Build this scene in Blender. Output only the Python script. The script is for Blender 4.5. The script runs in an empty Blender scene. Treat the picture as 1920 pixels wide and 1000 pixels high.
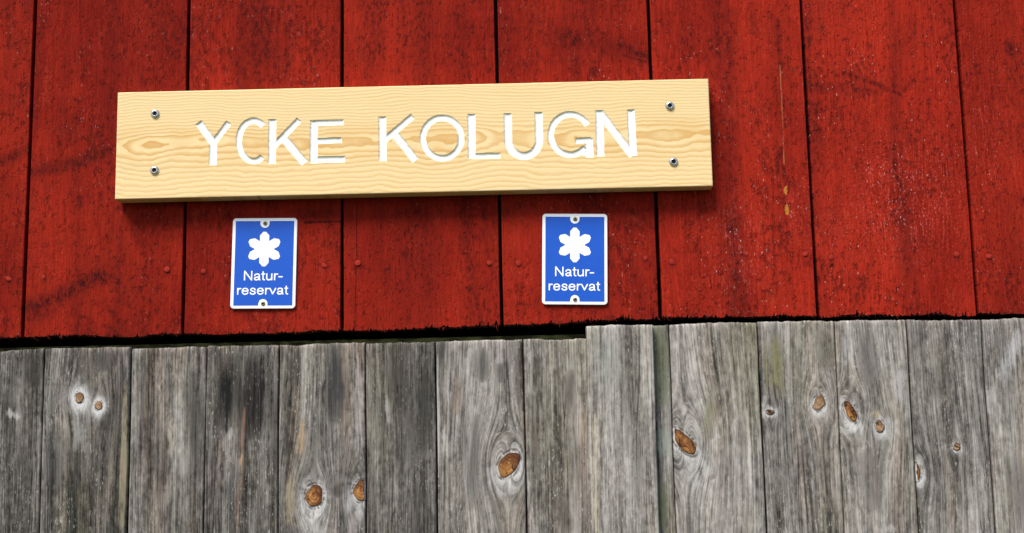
import bpy, math, random
import numpy as np
from mathutils import Matrix, Vector

# ------------------------------------------------------------------ camera, sky, sun, exposure
scene = bpy.context.scene
CAM_Z, CAM_D, FPX = 1.5, 1.6, 2667.0            # eye height, distance to the wall, focal length in photo pixels
PITCH, ROLL, YAW = math.radians(9.312), math.radians(-1.106), math.radians(-0.809)
fw = Vector((math.sin(YAW)*math.cos(PITCH), math.cos(YAW)*math.cos(PITCH), math.sin(PITCH)))
rt0 = Vector((math.cos(YAW), -math.sin(YAW), 0)); up0 = rt0.cross(fw)
RT = rt0*math.cos(ROLL) + up0*math.sin(ROLL)
UP = up0*math.cos(ROLL) - rt0*math.sin(ROLL)
cam = bpy.data.cameras.new('camera'); cam.sensor_width = 36.0
cam.lens = FPX/1920*36.0; cam.clip_start = 0.05; cam.clip_end = 500
camo = bpy.data.objects.new('camera', cam); scene.collection.objects.link(camo)
camo.matrix_world = Matrix(((RT.x, UP.x, -fw.x, 0), (RT.y, UP.y, -fw.y, -CAM_D), (RT.z, UP.z, -fw.z, CAM_Z), (0, 0, 0, 1)))
scene.camera = camo

SUN = Vector((-0.38, -0.62, 1.00)).normalized()   # direction towards the bright part of the cloud cover
world = bpy.data.worlds.new('World'); scene.world = world; world.use_nodes = True
wn = world.node_tree
sky = wn.nodes.new('ShaderNodeTexSky'); sky.sky_type = 'NISHITA'; sky.sun_disc = False
sky.sun_elevation = math.asin(SUN.z); sky.sun_rotation = math.atan2(SUN.x, SUN.y)
sky.dust_density = 1.5
bg = wn.nodes['Background']; bg.inputs[1].default_value = 0.05
wn.links.new(sky.outputs[0], bg.inputs[0])
sl = bpy.data.lights.new('sun', 'SUN'); sl.energy = 1.5; sl.angle = math.radians(25); sl.color = (1.0, 0.94, 0.85)
slo = bpy.data.objects.new('sun', sl); scene.collection.objects.link(slo)
slo.rotation_euler = SUN.to_track_quat('Z', 'Y').to_euler(); slo.location = (-2, -4, 6)
vs = scene.view_settings; vs.view_transform = 'Standard'; vs.look = 'None'; vs.gamma = 1.0
vs.exposure = 1.82; vs.use_curve_mapping = False
cy = scene.cycles; cy.max_bounces = 4; cy.diffuse_bounces = 3; cy.glossy_bounces = 2; cy.transmission_bounces = 1
cy.adaptive_threshold = 0.015; cy.caustics_reflective = False; cy.caustics_refractive = False

# ------------------------------------------------------------------ helpers
COL = scene.collection
def on_wall(px, py, y=0.0):
    """point of the wall plane (at depth y) that was measured at a photo pixel -> metres (x, z)"""
    d = fw*FPX + RT*(px-960) - UP*(py-500)
    t = (CAM_D + y)/d.y
    return d.x*t, CAM_Z + d.z*t
PX = CAM_D/FPX*1.0                                # metres to one photo pixel on the wall

def mesh_obj(name, verts, faces, mat, parent=None, loc=(0, 0, 0), smooth=None):
    me = bpy.data.meshes.new(name)
    v = np.asarray(verts, dtype=float) - np.asarray(loc, dtype=float)
    me.from_pydata(v.tolist(), [], faces); me.update()
    if smooth is not None:
        me.polygons.foreach_set('use_smooth', smooth if isinstance(smooth, (list, np.ndarray)) else [smooth]*len(me.polygons))
    for m in (mat if isinstance(mat, (list, tuple)) else [mat]): me.materials.append(m)
    o = bpy.data.objects.new(name, me); COL.objects.link(o)
    place(o, loc, parent)
    return o
def place(o, loc, parent):
    """put o at world position loc under an unrotated chain of parents"""
    base = Vector((0, 0, 0)); p = parent
    while p is not None: base += p.location; p = p.parent
    o.location = Vector(loc) - base
    o.parent = parent
def tag(o, label=None, cat=None, group=None, kind=None):
    for k, v in (('label', label), ('category', cat), ('group', group), ('kind', kind)):
        if v: o[k] = v
    return o
def empty(name, loc):
    o = bpy.data.objects.new(name, None); COL.objects.link(o); o.location = loc; o.empty_display_size = .05
    return o
def box(x0, x1, y0, y1, z0, z1, b=0.0):
    v = [(x0, y0, z0), (x1, y0, z0), (x1, y1, z0), (x0, y1, z0), (x0, y0, z1), (x1, y0, z1), (x1, y1, z1), (x0, y1, z1)]
    return v, [(0, 3, 2, 1), (4, 5, 6, 7), (0, 1, 5, 4), (1, 2, 6, 5), (2, 3, 7, 6), (3, 0, 4, 7)]
class Rnd1:
    """smooth 1-D noise"""
    def __init__(s, seed, step): s.r = np.random.RandomState(seed).rand(4096)*2-1; s.step = step
    def __call__(s, x):
        t = np.asarray(x, dtype=float)/s.step + 1000.0
        i = np.floor(t).astype(int); f = t-i; f = f*f*(3-2*f)
        return s.r[i % 4096]*(1-f) + s.r[(i+1) % 4096]*f

# ------------------------------------------------------------------ shader expressions
class X:
    def __init__(s, nt, sock): s.nt = nt; s.s = sock
    def _m(s, op, *a, clamp=False):
        n = s.nt.nodes.new('ShaderNodeMath'); n.operation = op; n.use_clamp = clamp
        for i, v in enumerate((s,)+a): put(s.nt, n.inputs[i], v)
        return X(s.nt, n.outputs[0])
    def __add__(s, o): return s._m('ADD', o)
    __radd__ = __add__
    def __sub__(s, o): return s._m('SUBTRACT', o)
    def __rsub__(s, o): return (s*-1.0) + o
    def __mul__(s, o): return s._m('MULTIPLY', o)
    __rmul__ = __mul__
    def __truediv__(s, o): return s._m('DIVIDE', o)
    def __pow__(s, o): return s._m('POWER', o)
    def abs(s): return s._m('ABSOLUTE')
    def sqrt(s): return s._m('SQRT')
    def sin(s): return s._m('SINE')
    def frac(s): return s._m('FRACT')
    def floor(s): return s._m('FLOOR')
    def min(s, o): return s._m('MINIMUM', o)
    def max(s, o): return s._m('MAXIMUM', o)
    def clamp(s): return s._m('ADD', 0.0, clamp=True)
    def step(s, a, b):
        """smooth step from a (0) to b (1); a may exceed b"""
        n = s.nt.nodes.new('ShaderNodeMapRange'); n.interpolation_type = 'SMOOTHSTEP'
        if a > b:
            lo, hi, t0, t1 = b, a, 1.0, 0.0
        else:
            lo, hi, t0, t1 = a, b, 0.0, 1.0
        put(s.nt, n.inputs['Value'], s)
        for k, v in (('From Min', lo), ('From Max', hi), ('To Min', t0), ('To Max', t1)): n.inputs[k].default_value = v
        return X(s.nt, n.outputs[0])
def put(nt, inp, v):
    if isinstance(v, X): nt.links.new(v.s, inp)
    else:
        try: inp.default_value = v
        except (TypeError, ValueError): inp.default_value = (*v, 1.0)
class Mat:
    def __init__(s, name, world_pos=True):
        s.m = bpy.data.materials.new(name); s.m.use_nodes = True; s.nt = s.m.node_tree
        s.bsdf = s.nt.nodes['Principled BSDF']
        if world_pos:
            g = s.nt.nodes.new('ShaderNodeNewGeometry'); src = g.outputs['Position']
        else:
            g = s.nt.nodes.new('ShaderNodeTexCoord'); src = g.outputs['Object']
        sp = s.nt.nodes.new('ShaderNodeSeparateXYZ'); s.nt.links.new(src, sp.inputs[0])
        s.x, s.y, s.z = (X(s.nt, sp.outputs[i]) for i in range(3))
        oi = s.nt.nodes.new('ShaderNodeObjectInfo'); s.rnd = X(s.nt, oi.outputs['Random'])
    def vec(s, x, y, z):
        n = s.nt.nodes.new('ShaderNodeCombineXYZ')
        for i, v in enumerate((x, y, z)): put(s.nt, n.inputs[i], v)
        return X(s.nt, n.outputs[0])
    def noise(s, x, y, z, detail=2.0, rough=0.5, dist=0.0):
        n = s.nt.nodes.new('ShaderNodeTexNoise'); n.inputs['Scale'].default_value = 1.0
        n.inputs['Detail'].default_value = detail; n.inputs['Roughness'].default_value = rough
        n.inputs['Distortion'].default_value = dist
        s.nt.links.new(s.vec(x, y, z).s, n.inputs['Vector'])
        return X(s.nt, n.outputs[0])
    def noise_v(s, v, detail=2.0, rough=.5):
        n = s.nt.nodes.new('ShaderNodeTexNoise'); n.inputs['Scale'].default_value = 1.0
        n.inputs['Detail'].default_value = detail; n.inputs['Roughness'].default_value = rough
        s.nt.links.new(v.s, n.inputs['Vector']); return X(s.nt, n.outputs[0])
    def voro(s, x, y, z, rand=1.0):
        n = s.nt.nodes.new('ShaderNodeTexVoronoi'); n.inputs['Scale'].default_value = 1.0
        n.inputs['Randomness'].default_value = rand
        s.nt.links.new(s.vec(x, y, z).s, n.inputs['Vector'])
        return X(s.nt, n.outputs['Distance'])
    def mix(s, a, b, f):
        n = s.nt.nodes.new('ShaderNodeMix'); n.data_type = 'RGBA'
        put(s.nt, n.inputs[0], f); put(s.nt, n.inputs[6], a); put(s.nt, n.inputs[7], b)
        return X(s.nt, n.outputs[2])
    def scale(s, c, f):
        n = s.nt.nodes.new('ShaderNodeMix'); n.data_type = 'RGBA'; n.blend_type = 'MULTIPLY'
        n.inputs[0].default_value = 1.0; n.clamp_result = False
        put(s.nt, n.inputs[6], c); s.nt.links.new(f.s, n.inputs[7])
        return X(s.nt, n.outputs[2])
    def ramp(s, f, stops):
        n = s.nt.nodes.new('ShaderNodeValToRGB'); e = n.color_ramp.elements
        while len(e) < len(stops): e.new(0.5)
        for i, (p, c) in enumerate(stops): e[i].position = p; e[i].color = (*c, 1)
        put(s.nt, n.inputs[0], f); return X(s.nt, n.outputs[0])
    def vm(s, op, *a, out=0):
        n = s.nt.nodes.new('ShaderNodeVectorMath'); n.operation = op
        ins = [i for i in n.inputs if i.type == 'VECTOR']
        k = 0
        for v in a:
            if isinstance(v, tuple): ins[k].default_value = v; k += 1
            elif op == 'SCALE' and k == 1: put(s.nt, n.inputs['Scale'], v)
            else: s.nt.links.new(v.s, ins[k]); k += 1
        return X(s.nt, n.outputs['Value' if op in ('DOT_PRODUCT', 'LENGTH', 'DISTANCE') else 'Vector'])
    def flat(s):
        if not hasattr(s, '_flat'): s._flat = s.vec(s.x, 0.0, s.z)
        return s._flat
    def seg(s, a, b, w0, w1, wob=None, taper=False):
        """1 on the line a-b (x, z in metres), falling to 0 between the distances w0 and w1"""
        dx, dz = b[0]-a[0], b[1]-a[1]; L2 = dx*dx+dz*dz+1e-12
        p = s.vm('SUBTRACT', s.flat(), (a[0], 0.0, a[1]))
        t = s.vm('DOT_PRODUCT', p, (dx/L2, 0.0, dz/L2)).clamp()
        d = s.vm('DISTANCE', p, s.vm('MULTIPLY', s.vec(t, t, t), (dx, 0.0, dz)))
        if wob is not None: d = d + wob
        m = d.step(w1, w0)
        return m*(t*(1.0-t)*4.0).sqrt() if taper else m
    def ell(s, c, rx, rz, rot=0.0):
        """elliptic distance from c, 1 on the ellipse"""
        n = s.nt.nodes.new('ShaderNodeMapping'); n.vector_type = 'TEXTURE'
        n.inputs['Location'].default_value = (c[0], 0, c[1]); n.inputs['Rotation'].default_value = (0, -rot, 0); n.inputs['Scale'].default_value = (rx, 1, rz)
        s.nt.links.new(s.flat().s, n.inputs['Vector'])
        return s.vm('LENGTH', X(s.nt, n.outputs[0]))
    def finish(s, color, rough=0.8, height=None, dist=0.001, strength=1.0, spec=0.3, metal=0.0):
        put(s.nt, s.bsdf.inputs['Base Color'], color); put(s.nt, s.bsdf.inputs['Roughness'], rough)
        s.bsdf.inputs['Specular IOR Level'].default_value = spec; put(s.nt, s.bsdf.inputs['Metallic'], metal)
        if height is not None:
            b = s.nt.nodes.new('ShaderNodeBump'); b.inputs['Strength'].default_value = strength
            b.inputs['Distance'].default_value = dist
            s.nt.links.new(height.s, b.inputs['Height']); s.nt.links.new(b.outputs[0], s.bsdf.inputs['Normal'])
        return s.m

# ------------------------------------------------------------------ red paint on rough-sawn planks
def red_material(name, marks=(), flecks=0.25, bands=0.5, seed=0.0, tone=1.0):
    M = Mat(name); w = M.rnd*53.0 + seed; x, z = M.x, M.z
    low = M.noise(x*9, w, z*3.5, 3)
    mid = M.noise(x*60, w+3, z*26, 4, .65)
    xw = x + low*.02
    fib = M.noise(xw*480, w+9, z*26, 3, .7)
    grit = M.noise(x*520, w+13, z*330, 2, .7)
    pit = M.noise(x*230, w+17, z*120, 3, .7)
    band = M.noise(xw*26, w+19, z*1.6, 3, .6)
    region = M.noise(x*17, w+23, z*9, 3, .6)
    c = M.mix((.315*tone, .0195*tone, .0088*tone), (.185*tone, .0100*tone, .0056*tone), (low + (mid-.5)*.6).step(.28, .74))
    c = M.mix(c, (.41*tone, .035*tone, .0155*tone), (mid + (grit-.5)*.5).step(.52, .76)*.5)
    shade = (fib-.5)*1.15 + (grit-.5)*.55 + .98
    dark = (band + (mid-.5)*.40 + (fib-.5)*.25).step(.47, .78)*bands*1.25
    pits = (pit + (region-.5)*.65).step(.54, .68)*(grit*.8+.5)
    wob = (mid-.5)*.020 + (pit-.5)*.012 + (fib-.5)*.004
    for k in marks:
        kind = k[0]
        if kind == 'line':
            _, pts, wd, amt = k
            for a, b in zip(pts[:-1], pts[1:]):
                dark = dark.max(M.seg(on_wall(*a), on_wall(*b), -.2*wd*PX, wd*PX*1.35, wob*min(.8, wd/26))*min(1.0, amt*1.15))
        elif kind == 'crack':
            _, pts, wd, amt = k
            for a, b in zip(pts[:-1], pts[1:]):
                dark = dark.max(M.seg(on_wall(*a), on_wall(*b), wd*PX*.3, wd*PX*1.1, wob*.05)*amt)
        elif kind == 'blob':
            _, p, rx, rz, rot, amt = k
            q_ = min(1.0, rz/22); d = M.ell(on_wall(*p), rx*PX, rz*PX, math.radians(rot)) + (mid-.5)*1.8*q_ + (pit-.5)*1.6*q_
            dark = dark.max(d.step(1.25, .1)*amt)
    for k in marks:
        if k[0] == 'rough':
            _, p, rx, rz = k
            d = M.ell(on_wall(*p), rx*PX*1.2, rz*PX*1.2) + (mid-.5)*1.6
            pits = pits.max((pit + (grit-.5)*.5).step(.47, .62)*d.step(1.4, .1)*.75)
    dark = (dark*((pit + (grit-.5)*.6 + (fib-.5)*.4).step(.30, .66)*.85 + .28)).clamp(); pits = pits.clamp()
    c = M.scale(c, M.vec(shade, shade, shade))
    c = M.mix(c, (.055, .0055, .005), dark)
    c = M.mix(c, (.052, .0058, .0045), pits*.55)
    fl = M.noise(x*480, w+29, z*230, 1, .5).step(.70, .78)
    fa = region.step(.40, .66)*flecks
    pink = None
    for k in marks:
        if k[0] == 'flecks':
            d = M.ell(on_wall(*k[1]), k[2]*PX, k[3]*PX) + (mid-.5)*1.6
            r = d.step(1.3, .1)*k[4]; pink = r if pink is None else pink.max(r)
    if pink is not None:
        c = M.mix(c, (.50, .12, .11), (grit + (fib-.5)*.6).step(.56, .72)*pink*.75)
        fa = fa + pink
    c = M.mix(c, (.60, .36, .32), fl*fa.clamp()*.8)
    for k in marks:
        if k[0] == 'streak':
            _, pts, wd, col = k
            for a, b in zip(pts[:-1], pts[1:]):
                c = M.mix(c, col, M.seg(on_wall(*a), on_wall(*b), wd*PX*.3, wd*PX, wob*.06)*(mid.step(.35, .55)*.5+.1))
        elif k[0] == 'drop':
            _, p, rx, rz, col = k
            d = M.ell(on_wall(*p), rx*PX, rz*PX) + (mid-.5)*1.4 + (pit-.5)*1.6
            c = M.mix(c, col, d.step(1.05, .75))
    h = fib*.9 + grit*.35 - pit.step(.5, .75)*.55 + mid*.4
    return M.finish(c, .9, h, .0015, .85, spec=.06)

# ------------------------------------------------------------------ bare weathered grey planks
def grey_material(name, knots=(), seed=0.0, tone=0.0, green=0.3, blackish=0.3, brown=0.2, streaks=()):
    """knots: (x, z, rx, rz, rot, halo, tail) in metres; the grain flows round each of them"""
    M = Mat(name); w = M.rnd*31.0 + seed; x, z = M.x, M.z
    xs = x + (M.noise(x*5, w, z*1.6, 2)-.5)*.016 + (M.noise(x*30, w+1, z*7, 2)-.5)*.0022
    halo = None; ring = None
    s_t = M.noise(x*260, w+25, z*20, 3, .65)
    for (cx, cz, rx, rz, rot, hal, tail) in knots:
        R = max(rx, rz)*1.5
        dx = x-cx; dz = z-cz
        den = dx*dx + (dz*dz)*.30 + R*R*.30
        xs = xs - dx*(R*R*.95)/den
        d = M.ell((cx, cz-rz*.35), rx, rz, rot)
        va = M.vm('NORMALIZE', M.vm('SUBTRACT', M.flat(), (cx, 0.0, cz)))
        rad = M.noise_v(M.vm('ADD', M.vm('SCALE', va, 3.5), M.vec(d*.5, w, d*.5)), 2, .6)
        hm = (d + (rad-.5)*2.4 + (s_t-.5)*1.6).step(1.6+hal*1.25, .5)
        if tail > 0:
            tm = (dx.abs()/(rx*1.25)).step(1.6, .2)*(dz/(-tail*rz)).step(1.0, .1)*(dz/rz).step(.4, -.8)
            hm = hm.max((tm*1.3 + (s_t-.5)*2.6 - .45).clamp()*.6)
        hf = hm*rad
        dk = M.ell((cx, cz), rx, rz, rot) + (s_t-.5)*.25
        rl = (dk-1.12).abs().step(.16, .03)*rad.step(.38, .56)
        rim = rl if ring is None else rim.max(rl)
        halo = hm if halo is None else halo.max(hm); hair = hf if ring is None else hair.max(hf); ring = True
    s1 = M.noise(xs*85, w+4, z*4.0, 4, .62)
    s2 = M.noise(xs*340, w+5, z*9, 3, .65)
    s3 = M.noise(xs*780, w+6, z*22, 2, .65)
    bl = M.noise(x*36, w+7, z*5, 4, .6)
    mot = M.noise(x*210, w+8, z*95, 3, .7)
    v = s1*.42 + s2*.46 + s3*.42 + bl*.42 + (mot-.5)*.46 - .36 + tone
    v = (v-.5)*1.28 + .487
    c = M.ramp(v, [(.18, (.022, .0205, .019)), (.36, (.080, .073, .065)), (.50, (.174, .160, .143)), (.64, (.292, .273, .248)), (.86, (.52, .495, .46))])
    gm = M.noise(x*14, w+10, z*3.2, 3).step(.48, .70)
    c = M.mix(c, M.scale(c, M.vec(.95, .95, .66)), gm*green)
    bm = M.noise(xs*60, w+12, z*4, 3).step(.50, .72)
    c = M.mix(c, M.scale(c, M.vec(1.06, .84, .66)), bm*brown)
    vm = M.noise(xs*45, w+15, z*5, 2).step(.50, .70)
    c = M.mix(c, M.scale(c, M.vec(1.0, .93, .97)), vm*.6)
    # black mould, heaviest towards the plank ends that stay wet
    km = M.noise(xs*48, w+14, z*7, 4, .6)
    kk = (km + (mot-.5)*.45 + (s2-.5)*.5).step(.52, .74)
    c = M.mix(c, (.028, .028, .030), kk*blackish)
    # thin drying checks
    ck = (M.noise(xs*62, w+16, z*1.7, 1)-.5).abs().step(.010, .002)*M.noise(xs*20, w+18, z*6, 2).step(.48, .60)
    c = M.mix(c, (.02, .017, .015), ck*.8)
    # pale flecks of bared fibre
    fl = M.noise(xs*800, w+20, z*190, 1).step(.63, .74)*M.noise(x*40, w+21, z*12, 3).step(.40, .62)
    c = M.mix(c, (.55, .54, .50), fl*.5)
    for (a, b, wd, col, amt) in streaks:
        m = M.seg(on_wall(*a), on_wall(*b), -.3*wd*PX, wd*PX*1.9, (s1-.5)*wd*PX*2.0, taper=True)
        m = (m*1.2 + (s2-.5)*2.2 + (s3-.5)*1.2 + (mot-.5)*1.5 - .36).step(-.25, .85)*m.step(.0, .45)
        c = M.mix(c, col, (m*amt*(.55 if col[1] > .4 else .9)).clamp())
    h = s1*.9 + s2*.7 + s3*.35 + mot*.25
    if halo is not None:
        pale = M.mix((.24, .226, .216), (.60, .59, .58), (hair*1.0 + (s3-.5)*.3 + (mot-.5)*.3 + (s2-.5)*.25).step(.10, .48))
        c = M.mix(c, pale, halo*((s3-.5)*1.0 + (s2-.5)*.9 + (.70 if knots[0][5] < 2 else 1.05)).clamp())
        c = M.mix(c, (.05, .032, .022), rim*.75)
    return M.finish(c, .9, h, .0011, .9, spec=.08)

def knot_material(name, ca, cb):
    M = Mat(name, world_pos=False); x, z = M.x, M.z; w = M.rnd*40
    # local coordinates are metres; the red/green vertex attribute holds the normalised radius
    at = M.nt.nodes.new('ShaderNodeAttribute'); at.attribute_name = 'radius'
    r = X(M.nt, at.outputs['Fac'])
    n = M.noise(x*95, w, z*95, 2, .5); n2 = M.noise(x*520, w+4, z*520, 3, .6)
    c = M.mix(ca, cb, (n+(n2-.5)*.35 + (z+x)*16.0).step(.34, .66))
    c = M.mix(c, (.52, .28, .10), M.noise(x*170, w+9, z*150, 2).step(.56, .72)*.6)
    rings = ((r*17 + n*5).sin()*.5+.5)
    c = M.mix(c, (.10, .035, .014), rings*.28)
    ck = (M.noise(x*70 + z*50, w+12, z*45, 2)-.5).abs().step(.020, .005)
    c = M.mix(c, (.022, .012, .008), ck*.85)
    c = M.mix(c, (.045, .022, .012), (r + (n2-.5)*.22 + (z*40.0).step(.3, -.3)*-.10).step(.60, .97)*.85)  # dark knot rim, with shade painted in stronger along its upper side
    return M.finish(c, .75, n2*.3 + rings*.4 - ck*1.2, .0006, .8, spec=.15)

# ------------------------------------------------------------------ plank geometry
def plank(name, lb, rb, lt, rt_, zb, zt, yf, th, mats, parent, seed, nx=40, jag=0.0, jag_top=0.0, rnd=.0022, wave=.0006, twist=0.0, top_round=.003, tilt=0.0, foot=0.0, label=None):
    """sawn plank, front face at yf facing -Y. lb/rb and lt/rt_ are its left and right edges at the bottom and top"""
    rs = random.Random(seed)
    e = np.array([0, .0004, .0010, .0018, rnd*1.4]); W = rb-lb
    s = np.unique(np.concatenate([e/W, 1-e/W, np.linspace(0, 1, nx+1)]))
    n_end = np.array([0, .0006, .0015, .0030, .006, .012, .03])
    L = zt-zb
    t = np.unique(np.concatenate([n_end/L, 1-n_end/L, np.linspace(0, 1, 26)]))
    S, T = np.meshgrid(s, t)
    wl, wr = Rnd1(seed*7+1, .11), Rnd1(seed*7+2, .09); wl2 = Rnd1(seed*7+5, .012)
    zz = zb + L*T
    xl = lb+(lt-lb)*T + wl(zz)*wave + wl2(zz)*wave*.4; xr = rb+(rt_-rb)*T + wr(zz)*wave + wl2(zz+5)*wave*.4
    Xp = xl + (xr-xl)*S
    j1, j2, j3 = Rnd1(seed*7+3, .0011), Rnd1(seed*7+4, .006), Rnd1(seed*7+6, .03)
    xx = lb + W*S
    bot = jag*(np.maximum(0, j1(xx))**2*1.0 + .5*np.maximum(0, j2(xx))*(.4+.6*np.abs(j1(xx*1.3+3))) + .35*j3(xx))*(.35+.9*np.abs(Rnd1(seed*7+9, .035)(xx))) + foot*(S-.5)
    top = jag_top*(j2(xx)*.5+j3(xx)+.35*j1(xx)) + tilt*(S-.5)
    Z = zb + bot + (L + top - bot)*T
    ed = np.minimum(Xp-xl, xr-Xp); q = np.clip(1-ed/rnd, 0, 1)
    Y = yf + rnd*(1-np.sqrt(np.maximum(0, 1-q*q)))
    et = (zt+top)-Z; q = np.clip(1-et/top_round, 0, 1); Y += top_round*.8*(1-np.sqrt(np.maximum(0, 1-q*q)))
    cup = Rnd1(seed*7+8, .05); Y += cup(Xp+zz*.1)*.0004 + twist*(S-.5)
    h, k = S.shape
    V = np.stack([Xp, Y, Z], -1).reshape(-1, 3)
    idx = np.arange(h*k).reshape(h, k)
    F = np.stack([idx[:-1, :-1], idx[:-1, 1:], idx[1:, 1:], idx[1:, :-1]], -1).reshape(-1, 4).tolist()
    nf = len(F)
    ring = np.concatenate([idx[0, :-1], idx[:-1, -1], idx[-1, :0:-1], idx[:0:-1, 0]])
    n = len(ring); base = len(V)
    back = V[ring].copy(); back[:, 1] = yf+th
    V = np.concatenate([V, V[ring], back])
    F += [(base+(i+1) % n, base+i, base+n+i, base+n+(i+1) % n) for i in range(n)]
    F.append([base+n+i for i in range(n-1, -1, -1)])
    loc = ((lb+rb)/2, yf, zb)
    o = mesh_obj(name, V, F, mats, parent, loc, [True]*nf+[False]*(len(F)-nf))
    mi = [0]*nf + [0]*n + [0]
    if len(o.data.materials) > 1:
        nb = k-1
        for i in range(nb): mi[nf+i] = 1          # end grain at the bottom
        mi[-1] = 1
        o.data.polygons.foreach_set('material_index', mi)
    if label: o['label'] = label
    return o

# ------------------------------------------------------------------ ground
M = Mat('meadow'); n = M.noise(M.x*2, M.y*2, 0.0, 4, .6); n2 = M.noise(M.x*40, M.y*40, 0.0, 3, .6)
grass = M.finish(M.mix((.030, .045, .014), (.085, .085, .035), (n*.6+n2*.4).step(.35, .65)), .95, n2, .03, 1.0)
gv = [(x, y, 0) for y in np.linspace(-120, 120, 13) for x in np.linspace(-120, 120, 13)]
gf = [(j*13+i, j*13+i+1, j*13+i+14, j*13+i+13) for j in range(12) for i in range(12)]
tag(mesh_obj('ground', gv, gf, grass), kind='structure')

# ------------------------------------------------------------------ the red upper wall
ZT = 3.2
red_wall = tag(empty('painted_wall', (-.03, .0, 1.6915)), 'red painted upper wall of wide vertical planks with a ragged lower edge', 'wall', kind='thing')
M = Mat('dark_end_grain'); nn = M.noise(M.x*400, M.y*400, M.z*100, 3)
end_grain = M.finish(M.mix((.020, .010, .008), (.05, .02, .015), nn), .95)
M = Mat('old_timber'); nn = M.noise(M.x*12, M.y*90, M.z*90, 4)
timber = M.finish(M.mix((.030, .025, .019), (.055, .046, .034), nn), .95)
M = Mat('mossy_timber'); nn = M.noise(M.x*60, M.y*90, M.z*160, 4)
mossy = M.finish(M.mix((.05, .048, .02), (.20, .20, .07), nn.step(.35, .65)), .95, nn, .003, 1.0)

DK = .95
red_marks = {
 0: [('line', [(-40, 318), (20, 296), (58, 276)], 16, .75)],
 1: [('line', [(60, 322), (100, 315), (150, 304), (204, 280)], 17, .75), ('line', [(46, 585), (110, 556), (195, 512)], 24, .9), ('blob', (78, 578), 44, 30, 20, .8),
     ('line', [(212, 0), (208, 300)], 26, .35), ('line', [(208, 300), (204, 520)], 26, .25), ('blob', (190, 260), 30, 18, 0, .3)],
 2: [('rough', (470, 70), 110, 80), ('line', [(486, 0), (480, 160)], 34, .45), ('crack', [(572, 418), (606, 416), (641, 416)], 2.8, 1.4), ('blob', (600, 400), 60, 20, 0, .6), ('blob', (560, 156), 42, 7, 0, .7), ('line', [(620, 380), (634, 480)], 20, .3)],
 3: [('crack', [(669, 378), (668, 492), (665, 608)], 1.5, .9), ('line', [(790, 0), (792, 150)], 36, .5), ('line', [(795, 380), (800, 600)], 34, .45), ('crack', [(905, 542), (930, 519)], 1.8, .6), ('blob', (800, 490), 50, 26, 0, .35)],
 4: [('blob', (1072, 72), 46, 28, 0, .9), ('blob', (1196, 101), 30, 11, -22, 1.3), ('line', [(1160, 84), (1190, 92), (1214, 108)], 9, 1.1), ('line', [(1168, 104), (1212, 116)], 5, .9), ('blob', (1150, 90), 60, 26, -15, .5), ('rough', (1060, 60), 110, 60), ('line', [(1070, 0), (1074, 150)], 26, .3), ('line', [(1180, 395), (1228, 428)], 11, .6), ('blob', (1190, 420), 46, 26, -20, .5), ('line', [(1175, 470), (1215, 590)], 30, .3)],
 5: [('line', [(1340, 0), (1345, 140)], 26, .5), ('line', [(1362, 30), (1372, 400)], 26, .5), ('line', [(1372, 400), (1386, 595)], 30, .75), ('line', [(1408, 10), (1416, 60)], 14, .5), ('line', [(1457, 40), (1462, 122)], 8, .8),
     ('rough', (1430, 210), 60, 70), ('streak', [(1462, 122), (1467, 220), (1470, 308)], 1.5, (.45, .20, .08)), ('drop', (1473, 357), 3, 9, (.40, .15, .025)), ('drop', (1475, 394), 4.5, 11, (.42, .16, .025)),
     ('flecks', (1380, 470), 60, 120, .75), ('flecks', (1500, 390), 30, 60, .5), ('blob', (1510, 494), 9, 9, 0, .7)],
 6: [('line', [(1584, 136), (1650, 160), (1684, 176)], 9, .8), ('line', [(1684, 176), (1710, 154)], 8, .45), ('blob', (1534, 164), 32, 17, 0, .8), ('line', [(1534, 160), (1640, 172)], 14, .55), ('rough', (1585, 230), 55, 75), ('line', [(1676, 60), (1680, 330)], 17, .5), ('line', [(1690, 350), (1702, 520)], 22, .55),
     ('flecks', (1700, 370), 120, 130, .8), ('flecks', (1600, 420), 70, 80, .4), ('blob', (1560, 497), 8, 10, 0, .9), ('rough', (1600, 15), 30, 26), ('line', [(1700, 520), (1706, 590)], 26, .35)],
 7: [('blob', (1894, 92), 15, 19, 0, .95), ('blob', (1910, 130), 40, 60, 0, .35), ('rough', (1900, 190), 80, 90), ('blob', (1896, 515), 14, 14, 0, .6), ('blob', (1920, 375), 20, 16, 0, .7), ('flecks', (1850, 260), 60, 120, .35), ('line', [(1895, 380), (1908, 590)], 40, .35)],
}
SE = [(68, 43), (355, 343), (641, 641), (929, 941), (1215, 1239), (1502, 1535), (1790, 1835)]
def edge_x(a, b):                                  # plank joint measured at the top and the foot of the photo
    xa, za = on_wall(a, 0); xb, zb = on_wall(b, 605)
    return xb, xa + (xb-xa)*0
edges = []
for a, b in SE:
    xa, za = on_wall(a, 0); xb, zb_ = on_wall(b, 605)
    k = (xa-xb)/(za-zb_)
    edges.append((xb, k*.6))                        # x at the foot and lean
pitch = .1807
left = [(edges[0][0]-pitch*i, 0.0) for i in range(7, 0, -1)]
right = [(edges[-1][0]+pitch*i, 0.0) for i in range(1, 7)]
E = left + edges + right
first = len(left)-1                                 # index of the plank that is cut by the left edge of the photo
plain_red = red_material('red_paint_plain')
red_planks = []
FOOT = [on_wall(*p) for p in ((0, 631), (300, 626), (640, 619), (900, 611), (1090, 601), (1280, 594), (1700, 589.5), (1920, 585))]
zbot = lambda x: float(np.interp(x, [p[0] for p in FOOT], [p[1] for p in FOOT])) - .0014
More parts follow.
